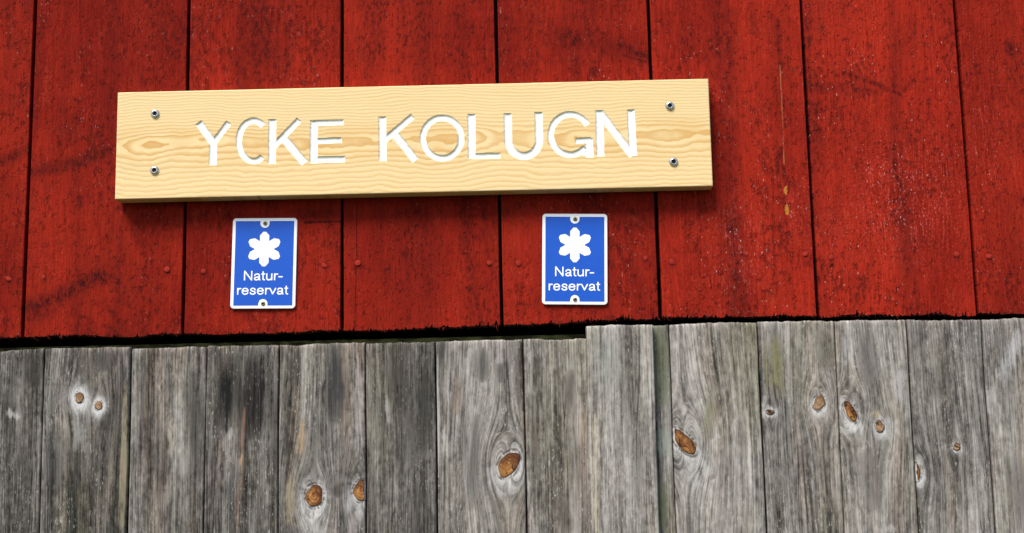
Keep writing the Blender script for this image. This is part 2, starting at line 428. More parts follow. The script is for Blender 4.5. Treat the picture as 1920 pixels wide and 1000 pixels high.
nails_px = {0: [(17, 522)], 1: [(80, 520), (313, 505)], 2: [(382, 509), (609, 497)], 3: [(671, 493), (918, 493)], 4: [(972, 494), (1210, 484)], 5: [(1260, 491), (1509, 476)], 6: [(1559, 483), (1794, 477)], 7: [(1854, 480)]}
flecks_amt = [.35, .35, .3, .3, .5, .6, .9, .7]
step_y = [0, .0006, -.0004, .0005, 0, -.0005, .0004, .0]
red_labels = {4: 'red plank with a dark split knot beside its right joint', 5: 'red plank with two orange resin drips', 6: 'red plank speckled with pale flecks', 3: 'red plank with a long thin crack down its left side'}
M = Mat('painted_nail'); nn = M.noise(M.x*900, M.y*900, M.z*900, 2)
nail_mat = M.finish(M.mix((.33, .022, .010), (.19, .011, .006), nn), .85, nn, .0006, .6, spec=.2)
def dome(r, h, seg=14, rings=5, lip=.0):
    v = [(0, -h, 0)]; f = []
    for i in range(1, rings+1):
        a = i/rings*math.pi/2
        for j in range(seg):
            b = j/seg*2*math.pi
            v.append((r*math.sin(a)*math.cos(b), -h*math.cos(a), r*math.sin(a)*math.sin(b)))
    for j in range(seg):
        v.append((v[1+(rings-1)*seg+j][0], lip, v[1+(rings-1)*seg+j][2]))
    for j in range(seg): f.append((0, 1+j, 1+(j+1) % seg))
    for i in range(rings):
        for j in range(seg):
            a, b = 1+i*seg+j, 1+i*seg+(j+1) % seg
            f.append((a, a+seg, b+seg, b))
    return v, f
nv, nf_ = dome(.0035, .0006, lip=.0035)
nail_mesh = bpy.data.meshes.new('nail_head'); nail_mesh.from_pydata(nv, [], nf_); nail_mesh.materials.append(nail_mat)
nail_mesh.polygons.foreach_set('use_smooth', [True]*len(nail_mesh.polygons))
M = Mat('frayed_fibre'); nn = M.noise(M.x*500, M.y*300, M.z*60, 2)
fibre_mat = M.finish(M.mix((.05, .010, .008), (.27, .030, .017), nn.step(.35, .6)), .9)
for i in range(len(E)-1):
    xl, kl = E[i]; xr, kr = E[i+1]; fi = i-first
    inview = 0 <= fi <= 7
    zb = zbot((xl+xr)/2); g = .0019
    if fi == 2: g = .0016
    if inview: red_marks[fi] += [('blob', (p_[0]+1, p_[1]+3), 11, 12, 0, .75) for p_ in nails_px[fi]]
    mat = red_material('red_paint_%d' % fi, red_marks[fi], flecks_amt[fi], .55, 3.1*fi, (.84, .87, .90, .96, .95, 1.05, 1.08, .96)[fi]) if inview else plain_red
    th = .022
    yo = step_y[fi] if inview else 0
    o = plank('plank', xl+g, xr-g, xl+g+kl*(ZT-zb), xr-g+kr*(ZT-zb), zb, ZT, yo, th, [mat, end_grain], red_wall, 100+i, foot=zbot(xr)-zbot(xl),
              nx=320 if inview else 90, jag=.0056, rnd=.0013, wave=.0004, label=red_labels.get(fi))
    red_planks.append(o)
    rs = random.Random(900+i)
    if inview:
        for p in nails_px[fi]:
            nx_, nz_ = on_wall(*p)
            n_ = bpy.data.objects.new('nail_head', nail_mesh); COL.objects.link(n_)
            place(n_, (nx_, yo-.0002, nz_), o); n_.rotation_euler = (rs.uniform(-.25, .1), 0, rs.uniform(-.2, .2)); s_ = rs.uniform(.82, 1.05); n_.scale = (s_, 1, s_)
    # splintered fibres hanging from the saw cut
    fv, ff = [], []
    for k in range(150 if inview else 40):
        x0 = rs.uniform(xl+g, xr-g); y0 = rs.choice([yo-.0003, yo+.001, yo+rs.uniform(0, th)]); z0 = zbot(x0)+rs.uniform(.0005, .0045)
        ln = rs.uniform(.0015, .0045)*(2.0 if rs.random() < .06 else 1); wd = rs.uniform(.00025, .0008)
        lean = rs.gauss(0, .6); out = rs.uniform(-.35, .05)
        up = 1 if rs.random() < .25 else -1
        b = len(fv)
        for q in range(4):
            t_ = q/3
            cx = x0 + lean*ln*t_*t_; cy = y0 + out*ln*t_; cz = z0 + up*ln*t_*(1 if up < 0 else .7)
            ww = wd*(1-t_*.9)
            fv += [(cx-ww/2, cy, cz), (cx+ww/2, cy+wd*.3, cz)]
        ff += [(b+2*q, b+2*q+1, b+2*q+3, b+2*q+2) for q in range(3)]
    tag(mesh_obj('frayed_edge', fv, ff, fibre_mat, o, ((xl+xr)/2, yo, zb)), kind='stuff')
XL, XR = E[0][0], E[-1][0]
def part_box(name, b, mat, parent):
    v, f = box(*b); return mesh_obj(name, v, f, mat, parent, ((b[0]+b[1])/2, (b[2]+b[3])/2, b[4]))
part_box('light_stop_backing', (XL, XR, .0235, .045, 1.76, ZT-.01), timber, red_wall)  # added to keep light from leaking through the red plank joints
part_box('light_stop_rear', (XL, XR, .30, .33, 1.3, 1.95), timber, red_wall)  # unseen rear of a box added to keep the gap dark
part_box('light_stop_top', (XL, XR, .046, .299, 1.90, 1.95), timber, red_wall)  # unseen lid of the box, added against light from above
for xa in (XL+.001, XR-.021): part_box('light_stop_side', (xa, xa+.02, .047, .299, 1.35, 1.899), timber, red_wall)  # unseen ends of the box, added to keep side light out

# ------------------------------------------------------------------ the grey lower wall
grey_wall = tag(empty('weathered_wall', (0, 0, .05)), 'bare weathered grey lower wall of vertical planks with orange knots', 'wall', kind='thing')
KN = knot_material('knot_wood', (.37, .165, .050), (.135, .050, .018)); KP = knot_material('faded_knot_wood', (.38, .25, .15), (.20, .115, .062))
def W_(px, py): return on_wall(px, py)
# plank foot-of-photo / top joints in photo pixels, top edge heights left and right, front offset
G = [  # (left top, left bottom, right top, right bottom, y_top_left, y_top_right, yf, params)
 ((-75, -80), (84, 79), 663, 655, -.0030, dict(tone=-.10, green=.45, blackish=.55, brown=.15)),
 ((86, 81), (246, 240), 655, 652, -.0036, dict(tone=-.08, green=.5, blackish=.55, brown=.2)),
 ((248, 242), (387, 383), 653, 651, -.0022, dict(tone=-.03, green=.3, blackish=.4, brown=.5)),
 ((389, 385), (524, 522), 651, 649, -.0034, dict(tone=-.06, green=.35, blackish=.9, brown=.5)),
 ((526, 524), (685, 684), 647, 644, -.0028, dict(tone=-.02, green=.15, blackish=.75, brown=.5)),
 ((687, 686), (815, 824), 644, 641, -.0034, dict(tone=-.06, green=.3, blackish=.7, brown=.4)),
 ((816.5, 825.5), (980, 986), 641, 637, -.0022, dict(tone=.03, green=.35, blackish=.7, brown=.3)),
 ((982, 988), (1110, 1118), 638, 634, -.0010, dict(tone=.03, green=.3, blackish=.35, brown=.5)),
 ((1098, 1108), (1222, 1231), 614, 612, -.0150, dict(tone=.10, green=.3, blackish=.25, brown=.2)),
 ((1212, 1221), (1253, 1267.5), 612, 610, -.0020, dict(tone=.00, green=.9, blackish=.3, brown=.0)),
 ((1255, 1269.5), (1418, 1435), 610, 604, -.0040, dict(tone=.07, green=.6, blackish=.2, brown=.2)),
 ((1420, 1437), (1562, 1577), 604, 602, -.0030, dict(tone=.05, green=.6, blackish=.25, brown=.3)),
 ((1563.5, 1579), (1697, 1715), 602, 601, -.0044, dict(tone=.06, green=.3, blackish=.25, brown=.3)),
 ((1699, 1717), (1837, 1859), 601, 599, -.0034, dict(tone=.02, green=.55, blackish=.3, brown=.4)),
 ((1839, 1861), (1985, 2010), 599, 596, -.0044, dict(tone=.06, green=.25, blackish=.3, brown=.4)),
]
# knots: plank index, photo position, half sizes in photo pixels, turn, halo, tail
KNOTS = [
 (1, (151, 746), 8, 11, 20, 2.9, 10), (1, (187, 761), 7, 9, -15, 2.0, 0),
 (4, (590, 930), 16, 21, 0, 1.1, 5), (4, (679, 920), 16, 20, -20, 1.3, 0),
 (6, (954, 871), 18, 26, -32, 1.3, 4),
 (10, (1282, 829), 14, 29, 40, .9, 4),
 (11, (1443, 773), 8, 5, 0, 1.7, 0), (11, (1535, 756), 11, 15, -20, .9, 0),
 (12, (1593, 772), 10, 21, 24, 1.2, 3), (12, (1648, 800), 8, 11, 0, 1.7, 0),
 (13, (1716, 886), 9, 16, 0, 1.1, 0), (13, (1792, 838), 7, 7, 0, 1.3, 0),
]
PALE = (.62, .60, .57)
STREAK = {
 0: [((100-90, 770), (40, 785), 7, PALE, .8), ((70, 660), (72, 730), 26, (.03, .03, .028), .6)],
 1: [((150, 770), (155, 850), 14, (.45, .44, .42), .7), ((190, 660), (194, 700), 22, (.035, .033, .035), .7), ((236, 700), (234, 1000), 7, (.34, .29, .19), .7), ((110, 930), (108, 800), 24, (.05, .05, .05), .5)],
 2: [((326, 770), (318, 860), 6, (.55, .45, .34), .7), ((362, 690), (368, 860), 22, (.06, .06, .055), .6), ((305, 960), (318, 890), 9, (.48, .43, .36), .5)],
 3: [((432, 660), (426, 820), 22, (.012, .012, .013), 1.1), ((488, 660), (484, 830), 26, (.014, .013, .013), 1.1), ((460, 760), (452, 880), 2.6, (.30, .17, .11), .6), ((452, 870), (445, 1010), 2.6, (.28, .16, .10), .5), ((455, 850), (451, 875), 2.5, (.5, .33, .17), .5), ((437, 800), (432, 825), 6, PALE, .6)],
 4: [((570, 780), (562, 860), 8, (.42, .27, .13), .6), ((548, 880), (540, 990), 10, (.42, .34, .22), .5), ((634, 660), (632, 800), 22, (.035, .036, .038), .85), ((672, 660), (674, 850), 10, (.48, .45, .44), .6), ((632, 905), (634, 935), 16, (.04, .032, .026), .75), ((588, 960), (592, 1010), 22, PALE, .9), ((675, 950), (655, 1010), 12, (.56, .50, .48), .6)],
 5: [((796, 690), (798, 860), 13, (.035, .035, .034), .8), ((724, 740), (730, 800), 6, PALE, .5), ((770, 700), (775, 900), 15, (.07, .065, .06), .5)],
 6: [((900, 650), (905, 720), 16, (.03, .03, .03), .85), ((938, 680), (940, 720), 10, (.05, .045, .04), .7), ((890, 770), (886, 960), 12, (.05, .048, .045), .7), ((832, 800), (836, 860), 9, PALE, .65), ((860, 700), (858, 780), 9, (.24, .15, .11), .5), ((820, 660), (824, 900), 3, (.42, .40, .37), .8), ((975, 650), (978, 760), 9, (.07, .05, .045), .7), ((880, 880), (884, 700), 5, (.5, .49, .44), .5)],
 7: [((1072, 690), (1066, 770), 11, (.055, .04, .038), .75), ((1000, 780), (1003, 860), 8, (.12, .085, .06), .6), ((1046, 930), (1070, 1000), 14, (.07, .055, .05), .6)],
 8: [((1112, 770), (1116, 900), 6, (.60, .52, .38), .8), ((1114, 860), (1118, 1020), 5, (.60, .50, .33), .75), ((1106, 620), (1109, 800), 5, (.48, .44, .41), .7), ((1130, 620), (1140, 740), 26, (.26, .28, .25), .5), ((1170, 640), (1190, 900), 14, (.10, .10, .075), .4)],
 9: [((1232, 600), (1240, 770), 26, (.105, .12, .065), .8), ((1240, 800), (1244, 860), 20, (.26, .29, .25), .7), ((1238, 900), (1242, 1000), 16, (.13, .14, .08), .7)],
 10: [((1330, 750), (1322, 830), 15, (.14, .13, .055), .55), ((1345, 800), (1360, 770), 4, (.5, .48, .44), .6), ((1330, 830), (1350, 815), 4, (.5, .48, .44), .6), ((1310, 850), (1334, 905), 9, PALE, .7), ((1290, 870), (1312, 920), 13, (.50, .49, .48), .7), ((1332, 890), (1336, 900), 9, (.12, .09, .08), .7)],
 11: [((1450, 620), (1456, 750), 16, (.16, .15, .045), .75), ((1540, 620), (1550, 700), 20, (.09, .09, .06), .5), ((1434, 740), (1440, 790), 8, (.55, .53, .52), .7)],
 12: [((1620, 620), (1625, 730), 15, (.10, .085, .08), .6), ((1580, 740), (1612, 770), 9, (.07, .06, .05), .6), ((1576, 700), (1590, 620), 10, (.42, .42, .44), .6), ((1640, 770), (1646, 790), 9, (.55, .42, .22), .8), ((1618, 840), (1640, 960), 20, (.11, .09, .085), .6), ((1668, 780), (1660, 830), 16, (.5, .50, .50), .7), ((1585, 795), (1592, 815), 15, (.58, .56, .54), .8), ((1690, 690), (1680, 760), 9, (.46, .45, .47), .6), ((1660, 985), (1676, 1000), 10, PALE, .6)],
 13: [((1720, 850), (1730, 870), 8, (.5, .49, .47), .7), ((1770, 620), (1760, 760), 18, (.10, .10, .08), .4), ((1844-6, 860), (1850, 1000), 6, (.5, .48, .43), .5)],
 14: [((1922, 612), (1866, 725), 13, (.55, .54, .55), .65), ((1860, 720), (1852, 780), 8, (.5, .49, .48), .7), ((1905, 615), (1885, 690), 9, (.5, .49, .52), .5), ((1912, 618), (1922, 640), 6, (.16, .10, .09), .6), ((1900, 850), (1915, 1000), 20, (.07, .06, .055), .55)],
}
grey_labels = {1: 'grey plank with two pale ringed knots near its top', 3: 'grey plank with black mould streaks', 4: 'grey plank with two orange knots like eyes', 6: 'grey plank with one large orange knot', 8: 'raised grey plank that stands higher with a pale worn left edge', 9: 'narrow greenish strip of plank sunk behind its neighbour', 10: 'grey plank with a slanting split knot at its left edge', 12: 'grey plank with a long orange knot and a small one'}
ZB = .05
def edge_line(t, b, ytop):
    xt, zt_ = on_wall(t, ytop); xb, zb_ = on_wall(b, 1000)
    k = (xt-xb)/(zt_-zb_); return xt, zt_, k
grey_planks = []
for i, ((lt, lb), (r_t, r_b), y0, y1, yf, prm) in enumerate(G):
    xl, zl, kl = edge_line(lt, lb, y0); xr, zr, kr = edge_line(r_t, r_b, y1)
    zt_ = (zl+zr)/2
    ks = []
    for (pi, p, a, b, rot, hal, tail) in KNOTS:
        if pi == i:
            cx, cz = on_wall(*p); ks.append((cx, cz, a*PX, b*PX, math.radians(rot), hal, tail))
    mat = grey_material('grey_wood_%d' % i, ks, 7.7*i, streaks=STREAK.get(i, ()), **prm)
    kk = .25                                        # below the photo the joints run nearly plumb
    h_ = zt_-ZB
    o = plank('plank', xl-kl*h_*kk - kl*0, xr-kr*h_*kk, xl, xr, ZB, zt_, yf, .024, [mat], grey_wall, 300+i, nx=70, jag=.002, jag_top=.0011,
              rnd=.0022, wave=.0007, top_round=.0035, tilt=zr-zl, label=grey_labels.get(i))
    grey_planks.append((o, xl, xr, yf))
    # knots: hard lens-shaped plugs standing a little proud of the worn wood, cut off at the plank edge
    for q, (cx, cz, a, b, rot, hal, tail) in enumerate(ks):
        rs = np.random.RandomState(50+i*7+q); ns = 22; ph = rs.rand(4)*6.28
        v = [(cx, yf-.0007, cz)]; rad = [0.0]; f = []
        tt = 1-(cz-ZB)/h_
        lo = xl-kl*(zt_-cz)*kk + .0012; hi = xr-kr*(zt_-cz)*kk - .0012
        for ri, rr in enumerate((.35, .62, .82, .94, 1.0)):
            for s_ in range(ns):
                an = s_/ns*2*math.pi
                wob = 1 + .07*math.sin(2*an+ph[0]) + .06*math.sin(3*an+ph[1]) + .04*math.sin(5*an+ph[2])
                u_ = a*rr*wob*math.cos(an); w_ = b*rr*wob*math.sin(an)
                xx = cx + u_*math.cos(rot) - w_*math.sin(rot); zz = cz + u_*math.sin(rot) + w_*math.cos(rot)
                v.append((min(hi, max(lo, xx)), yf + (-.0007, -.0007, -.0007, -.0006, .0009)[ri], zz)); rad.append(rr)
        for s_ in range(ns): f.append((0, 1+(s_+1) % ns, 1+s_))
        for ri in range(4):
            for s_ in range(ns):
                a0, a1 = 1+ri*ns+s_, 1+ri*ns+(s_+1) % ns
                f.append((a0, a1, a1+ns, a0+ns))
        f = [tuple(reversed(t_)) for t_ in f]
        ko = mesh_obj('knot', v, f, KN if max(a, b) > .0095 else KP, o, (cx, yf, cz), True)
        at = ko.data.attributes.new('radius', 'FLOAT', 'POINT'); at.data.foreach_set('value', rad)
# the rest of the wall outside the photograph
plain_grey = grey_material('grey_wood_plain', (), 91.0, tone=0, green=.4, blackish=.5, brown=.3)
xl0 = grey_planks[0][1]; xr0 = grey_planks[-1][2]
zl0 = on_wall(0, 661)[1]; zr0 = on_wall(1920, 597)[1]
rs = random.Random(5); x_ = xl0-.002; i = 0
while x_ > XL+.03:
    w_ = rs.uniform(.082, .10); plank('plank', x_-w_, x_, x_-w_, x_, ZB, zl0, rs.uniform(-.004, -.002), .024, [plain_grey], grey_wall, 400+i, nx=30, jag_top=.0011); x_ -= w_+.0015; i += 1
x_ = xr0+.002
while x_ < XR-.03:
    w_ = rs.uniform(.082, .10); plank('plank', x_, x_+w_, x_, x_+w_, ZB, zr0, rs.uniform(-.004, -.002), .024, [plain_grey], grey_wall, 430+i, nx=30, jag_top=.0011); x_ += w_+.0015; i += 1
part_box('light_stop_backing', (XL, XR, .0265, .045, ZB, 1.655), timber, grey_wall)  # added behind the grey planks to keep light out of their joints
v, f = box(XL, XR, .030, .16, 1.656, 1.684)
for k in (5, 6): v[k] = (v[k][0], v[k][1], 1.5+.1905)
for k in (4, 7): v[k] = (v[k][0], v[k][1], 1.5+.1815)
mesh_obj('beam', v, f, mossy, grey_wall, (0, .03, 1.656))
part_box('foundation_stone', (XL-.05, XR+.05, -.03, .33, -.05, .049), timber, grey_wall)

# ------------------------------------------------------------------ the pine name board with routed letters
SY = -.0225
TLx, TLz = on_wall(219, 173, SY); TRx, TRz = on_wall(1328, 148, SY); BLx, BLz = on_wall(217, 374, SY); BRx, BRz = on_wall(1337, 349, SY)
bx0, bx1 = (TLx+BLx)/2, (TRx+BRx)/2; bz0, bz1 = (BLz+BRz)/2, (TLz+TRz)/2
sign = tag(empty('name_board', ((bx0+bx1)/2, 0, bz0)), 'pale pine name board with white routed letters screwed to the red planks', 'sign')
def arc(cx, cy, rx, ry, a0, a1, n=26):
    return [(cx+rx*math.cos(math.radians(a0+(a1-a0)*i/n)), cy+ry*math.sin(math.radians(a0+(a1-a0)*i/n))) for i in range(n+1)]
TH, MD, TN = .0046, .0037, .0034                  # stroke half widths left by the router
LET = [  # letter, strokes (half width, points measured in the photo)
 ('Y', [(TH, [(372, 230), (400, 268)]), (MD, [(429, 230), (401, 267)]), (TH, [(400, 264), (399, 310)])]),
 ('C', [(MD, arc(475, 264.5, 27, 38, -48, -308))]),
 ('K', [(TH, [(511, 224), (510, 307)]), (MD, [(561, 225), (514, 274)]), (TH, [(527, 254), (571, 306)])]),
 ('E', [(TH, [(589, 226), (588, 306)]), (TN, [(588, 231), (644, 229.5)]), (TN, [(589, 265), (641, 263)]), (MD, [(588, 300), (647, 298.5)])]),
 ('K', [(TH, [(717, 219), (718, 302)]), (MD, [(774, 218), (722, 262)]), (TH, [(738, 249), (779, 301)])]),
 ('O', [(MD, arc(829, 259, 36, 38, 0, 360, 44))]),
 ('L', [(TH, [(884, 214), (885, 298)]), (TN, [(885, 293), (938, 292)])]),
 ('U', [(TH, [(952, 213), (953, 262)] + arc(982, 262, 29, 31, 180, 0, 22) + [(1011, 262), (1010, 211)])]),
 ('G', [(MD, arc(1069, 252.5, 36, 38, -28, -320, 36)), (TH, [(1104, 260), (1106, 295)]), (TN, [(1079, 264), (1108, 263)]), (TN, [(1093, 286), (1106, 290)])]),
 ('N', [(TH, [(1124, 207), (1126, 293)]), (TH, [(1124, 211), (1186, 292)]), (TH, [(1183, 206), (1187, 292)])]),
]
def rows_cols():
    tx0, tz1 = on_wall(364, 222, SY); tx1, tz0 = on_wall(1198, 300, SY)
    z_lo = on_wall(400, 318, SY)[1]; z_hi = on_wall(1185, 200, SY)[1]
    st = .00055
    bev = np.array([0, .0002, .0005, .0010, .0020])
    cols = np.concatenate([bx0+bev, np.arange(bx0+.006, tx0, .006), np.arange(tx0, tx1, st), np.arange(tx1+.003, bx1-.004, .006), bx1-bev[::-1]])
    rows = np.concatenate([bz0+bev, np.arange(bz0+.005, z_lo, .004), np.arange(z_lo, z_hi, st), np.arange(z_hi+.002, bz1-.004, .004), bz1-bev[::-1]])
    return cols, rows
cols, rows = rows_cols()
Xg, Zg = np.meshgrid(cols, rows)
best = np.full(Xg.shape, 9.0); who = np.zeros(Xg.shape, int)
rsn = np.random.RandomState(4)
for li, (ch, strokes) in enumerate(LET):
    for R_, st in strokes:
        P = [on_wall(a, b, SY) for a, b in st]; closed = math.hypot(P[0][0]-P[-1][0], P[0][1]-P[-1][1]) < .001
        for si, ((ax, az), (bx_, bz_)) in enumerate(zip(P[:-1], P[1:])):
            m = (Xg > min(ax, bx_)-.008) & (Xg < max(ax, bx_)+.008) & (Zg > min(az, bz_)-.008) & (Zg < max(az, bz_)+.008)
            xx, zz = Xg[m], Zg[m]; dx, dz = bx_-ax, bz_-az
            Ln = math.hypot(dx, dz); t0 = ((xx-ax)*dx+(zz-az)*dz)/(Ln*Ln+1e-12); t = np.clip(t0, 0, 1)
            d = np.hypot(xx-ax-t*dx, zz-az-t*dz)/R_
            # square cut ends
            if not closed and si == 0: d = np.maximum(d, 1 - t0*Ln/.0014)
            if not closed and si == len(P)-2: d = np.maximum(d, 1 - (1-t0)*Ln/.0014)
            w = best[m] > d; bb = best[m]; bb[w] = d[w]; best[m] = bb
            ww = who[m]; ww[w] = li; who[m] = ww
wobn = Rnd1(77, .005); wobm = Rnd1(78, .0017); best = best + wobn(Xg*1.0+Zg*2.3)*.06 + wobm(Xg*1.7-Zg*1.1)*.012
q = np.clip(best, 0, 1)
groove = .0015*np.where(q < 1, np.maximum(0, 1-q**3.2)**.8, 0)
ed = np.minimum(np.minimum(Xg-bx0, bx1-Xg), np.minimum(Zg-bz0, bz1-Zg)); eq = np.clip(1-ed/.0010, 0, 1)
Yg = SY + groove + .0010*(1-np.sqrt(np.maximum(0, 1-eq*eq)))
cxp, czp = on_wall(484, 370, SY); cd = np.hypot((Xg-cxp)/.0035, (Zg-czp)/.0018); Yg += .0022*np.clip(1-cd, 0, 1)   # a small knocked-off chip
h, k = Xg.shape
V = np.stack([Xg, Yg, Zg], -1).reshape(-1, 3); idx = np.arange(h*k).reshape(h, k)
Fq = np.stack([idx[:-1, :-1], idx[:-1, 1:], idx[1:, 1:], idx[1:, :-1]], -1).reshape(-1, 4)
gdep = groove.reshape(-1)[Fq].max(1); gw = who.reshape(-1)[Fq[:, np.argmax(np.zeros(4))]]
inl = gdep > .00005

M = Mat('routed_pine'); x, y, z = M.x, M.y, M.z
zc = (bz0+bz1)/2 + .002
# flat-sawn board: a plane through slightly conical, wandering growth rings
ax_off = .012 + (M.noise(x*4.2, 6.2, 0.0, 3, .45)-.5)*.070
zw = (z-zc) + (M.noise(x*7, 9.0, z*9, 2)-.5)*.022
zw2 = zw + (M.noise(x*22, 5.0, z*60, 2)-.5)*.0022
rr = (zw2*zw2 + ax_off*ax_off).sqrt()*235.0 + zw2*55.0 + (M.noise(x*45, 23.0, z*45, 2)-.5)*1.1 + (M.noise(x*14, 21.0, z*90, 2)-.5)*.8
ph = rr.frac()
late = ph.step(.25, .93)*ph.step(1.0, .95)
fine = M.noise(x*14, 31.0, z*1300, 3, .6)
fine2 = M.noise(x*60, 33.0, z*500, 2)
core = rr.step(8.0, 2.0)
amt = (.36 + M.noise(x*9, 40.0, z*40, 2)*.45)
c = M.mix((.78, .60, .315), (.60, .335, .100), late*amt*(.82+core*.70))
c = M.mix(c, (.64, .39, .13), core*.45*M.noise(x*13, 41.0, z*35, 2).step(.38, .66))
c = M.scale(c, M.vec(fine*.16+.92, fine*.18+.91, fine*.22+.89))
c = M.mix(c, (.62, .55, .33), M.noise(x*6, 44.0, z*30, 3).step(.55, .75)*.25)
chip = M.ell((cxp, czp), .0035, .0016)
c = M.mix(c, (.05, .03, .015), (chip + (fine2-.5)*.6).step(1.0, .6))
depth = (y - SY) + (M.noise(x*420, 50.0, z*420, 2)-.5)*.0003 + (M.noise(x*60, 52.0, z*60, 2)-.5)*.0006
front = (z-bz0).min(bz1-z).step(.0012, .003)
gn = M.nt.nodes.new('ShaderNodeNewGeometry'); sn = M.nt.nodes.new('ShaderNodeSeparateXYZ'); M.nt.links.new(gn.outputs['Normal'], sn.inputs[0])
over = X(M.nt, sn.outputs[2])*-1.0 + X(M.nt, sn.outputs[0])*.45          # walls facing down and right: white thinned there, their shade put into the colour
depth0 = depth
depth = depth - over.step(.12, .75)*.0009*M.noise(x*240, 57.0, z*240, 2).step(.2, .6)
c = M.mix(c, (.66, .66, .46), depth0.step(.0001, .0005)*front*.8)  # greenish wall shade as colour, showing where the white is held back
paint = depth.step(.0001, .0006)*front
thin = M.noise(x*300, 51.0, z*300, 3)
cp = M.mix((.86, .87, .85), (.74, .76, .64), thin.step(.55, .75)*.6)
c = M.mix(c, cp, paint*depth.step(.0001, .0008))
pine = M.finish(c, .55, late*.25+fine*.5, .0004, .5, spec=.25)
loc = ((bx0+bx1)/2, SY, bz0)
def sub(fs):
    u, inv = np.unique(fs, return_inverse=True); return V[u], inv.reshape(fs.shape)
# board: everything that is not a letter, plus edges and back
fb = Fq[~inl]; vb, ib = sub(fb); faces = ib.tolist(); nf = len(faces)
ring = np.concatenate([idx[0, :-1], idx[:-1, -1], idx[-1, :0:-1], idx[:0:-1, 0]]); n = len(ring)
bk = V[ring].copy(); bk[:, 1] = -.0012; b0 = len(vb)
vb = np.concatenate([vb, V[ring], bk])
faces += [(b0+(i+1) % n, b0+i, b0+n+i, b0+n+(i+1) % n) for i in range(n)] + [[b0+n+i for i in range(n-1, -1, -1)]]
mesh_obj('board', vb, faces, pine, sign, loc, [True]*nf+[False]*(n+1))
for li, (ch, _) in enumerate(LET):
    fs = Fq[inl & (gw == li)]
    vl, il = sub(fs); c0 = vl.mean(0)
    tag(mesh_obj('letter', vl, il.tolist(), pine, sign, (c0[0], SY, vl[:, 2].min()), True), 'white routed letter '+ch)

# screws: round heads with a star recess
M = Mat('zinc_screw'); nn = M.noise(M.x*900, M.y*900, M.z*900, 3)
zinc = M.finish(M.mix((.66, .66, .65), (.48, .48, .46), nn), .28, nn, .0002, .4, metal=1.0)
M = Mat('screw_recess'); recess_mat = M.finish((.03, .03, .03), .5, metal=.6)
def screw_parts(R, H, r_star, depth):
    seg = 48; v = []; f = []
    def star(a, k=1.0): return r_star*k*(1+.17*math.cos(6*a))
    prof = [(None, -H*.93), (.62, -H*.99), (.80, -H*.80), (.93, -H*.45), (1.0, -H*.08), (1.0, .0012)]
    for (pr, yy) in prof:
        for j in range(seg):
            a = j/seg*2*math.pi; r = star(a) if pr is None else R*pr
            v.append((r*math.cos(a), yy, r*math.sin(a)))
    for i in range(len(prof)-1):
        for j in range(seg):
            a0, b0_ = i*seg+j, i*seg+(j+1) % seg; f.append((a0, a0+seg, b0_+seg, b0_))
    v2 = []; f2 = []
    for (kk_, yy) in ((1.0, -H*.93), (.92, -H*.93+depth)):
        for j in range(seg):
            a = j/seg*2*math.pi; v2.append((star(a, kk_)*math.cos(a), yy, star(a, kk_)*math.sin(a)))
    for j in range(seg): f2.append((j, (j+1) % seg, seg+(j+1) % seg, seg+j))
    f2 = [tuple(reversed(q_)) for q_ in f2]; f2.append(list(range(seg, 2*seg)))
    return v, f, v2, f2
sv, sf, rv, rf = screw_parts(.0052, .0024, .0027, .0021)
sme = bpy.data.meshes.new('screw'); sme.from_pydata(sv, [], sf); sme.materials.append(zinc); sme.polygons.foreach_set('use_smooth', [True]*len(sf))
rme = bpy.data.meshes.new('star_recess'); rme.from_pydata(rv, [], rf); rme.materials.append(recess_mat)
def add_screw(p, y, parent, s=1.0, turn=0.0):
    xx, zz = on_wall(*p, y)
    o = bpy.data.objects.new('screw', sme); COL.objects.link(o); place(o, (xx, y, zz), parent); o.scale = (s, s, s); o.rotation_euler = (0, turn, 0)
    r = bpy.data.objects.new('star_recess', rme); COL.objects.link(r); r.parent = o
    return o
for p, tn in (((291, 214), .2), ((290, 320), .5), ((1256, 199), .1), ((1263, 304), .8)): add_screw(p, SY, sign, 1.0, tn)

# ------------------------------------------------------------------ the two nature reserve plates
M = Mat('white_enamel', world_pos=False); white_m = M.finish((.88, .88, .88), .35, M.noise(M.x*60, M.y*60, M.z*60, 2), .0003, .25, spec=.4)
M = Mat('blue_print', world_pos=False); nb_ = M.noise(M.x*40, M.y*40, M.z*40, 3)
blue_m = M.finish(M.mix((.0035, .076, .47), (.0045, .088, .52), nb_), .4, nb_, .0003, .2, spec=.35)
M = Mat('white_print', world_pos=False); print_m = M.finish((.90, .90, .90), .4, spec=.35)
PW, PH, PT = .0742, .1050, .0016
def rounded(w, h_, r, n_=6):
    out = []
    for (cx, cy, a0) in ((w/2-r, r, -90), (w/2-r, h_-r, 0), (-w/2+r, h_-r, 90), (-w/2+r, r, 180)):
        for i in range(n_+1):
            a = math.radians(a0+90*i/n_); out.append((cx+r*math.cos(a), cy+r*math.sin(a)))
    return out
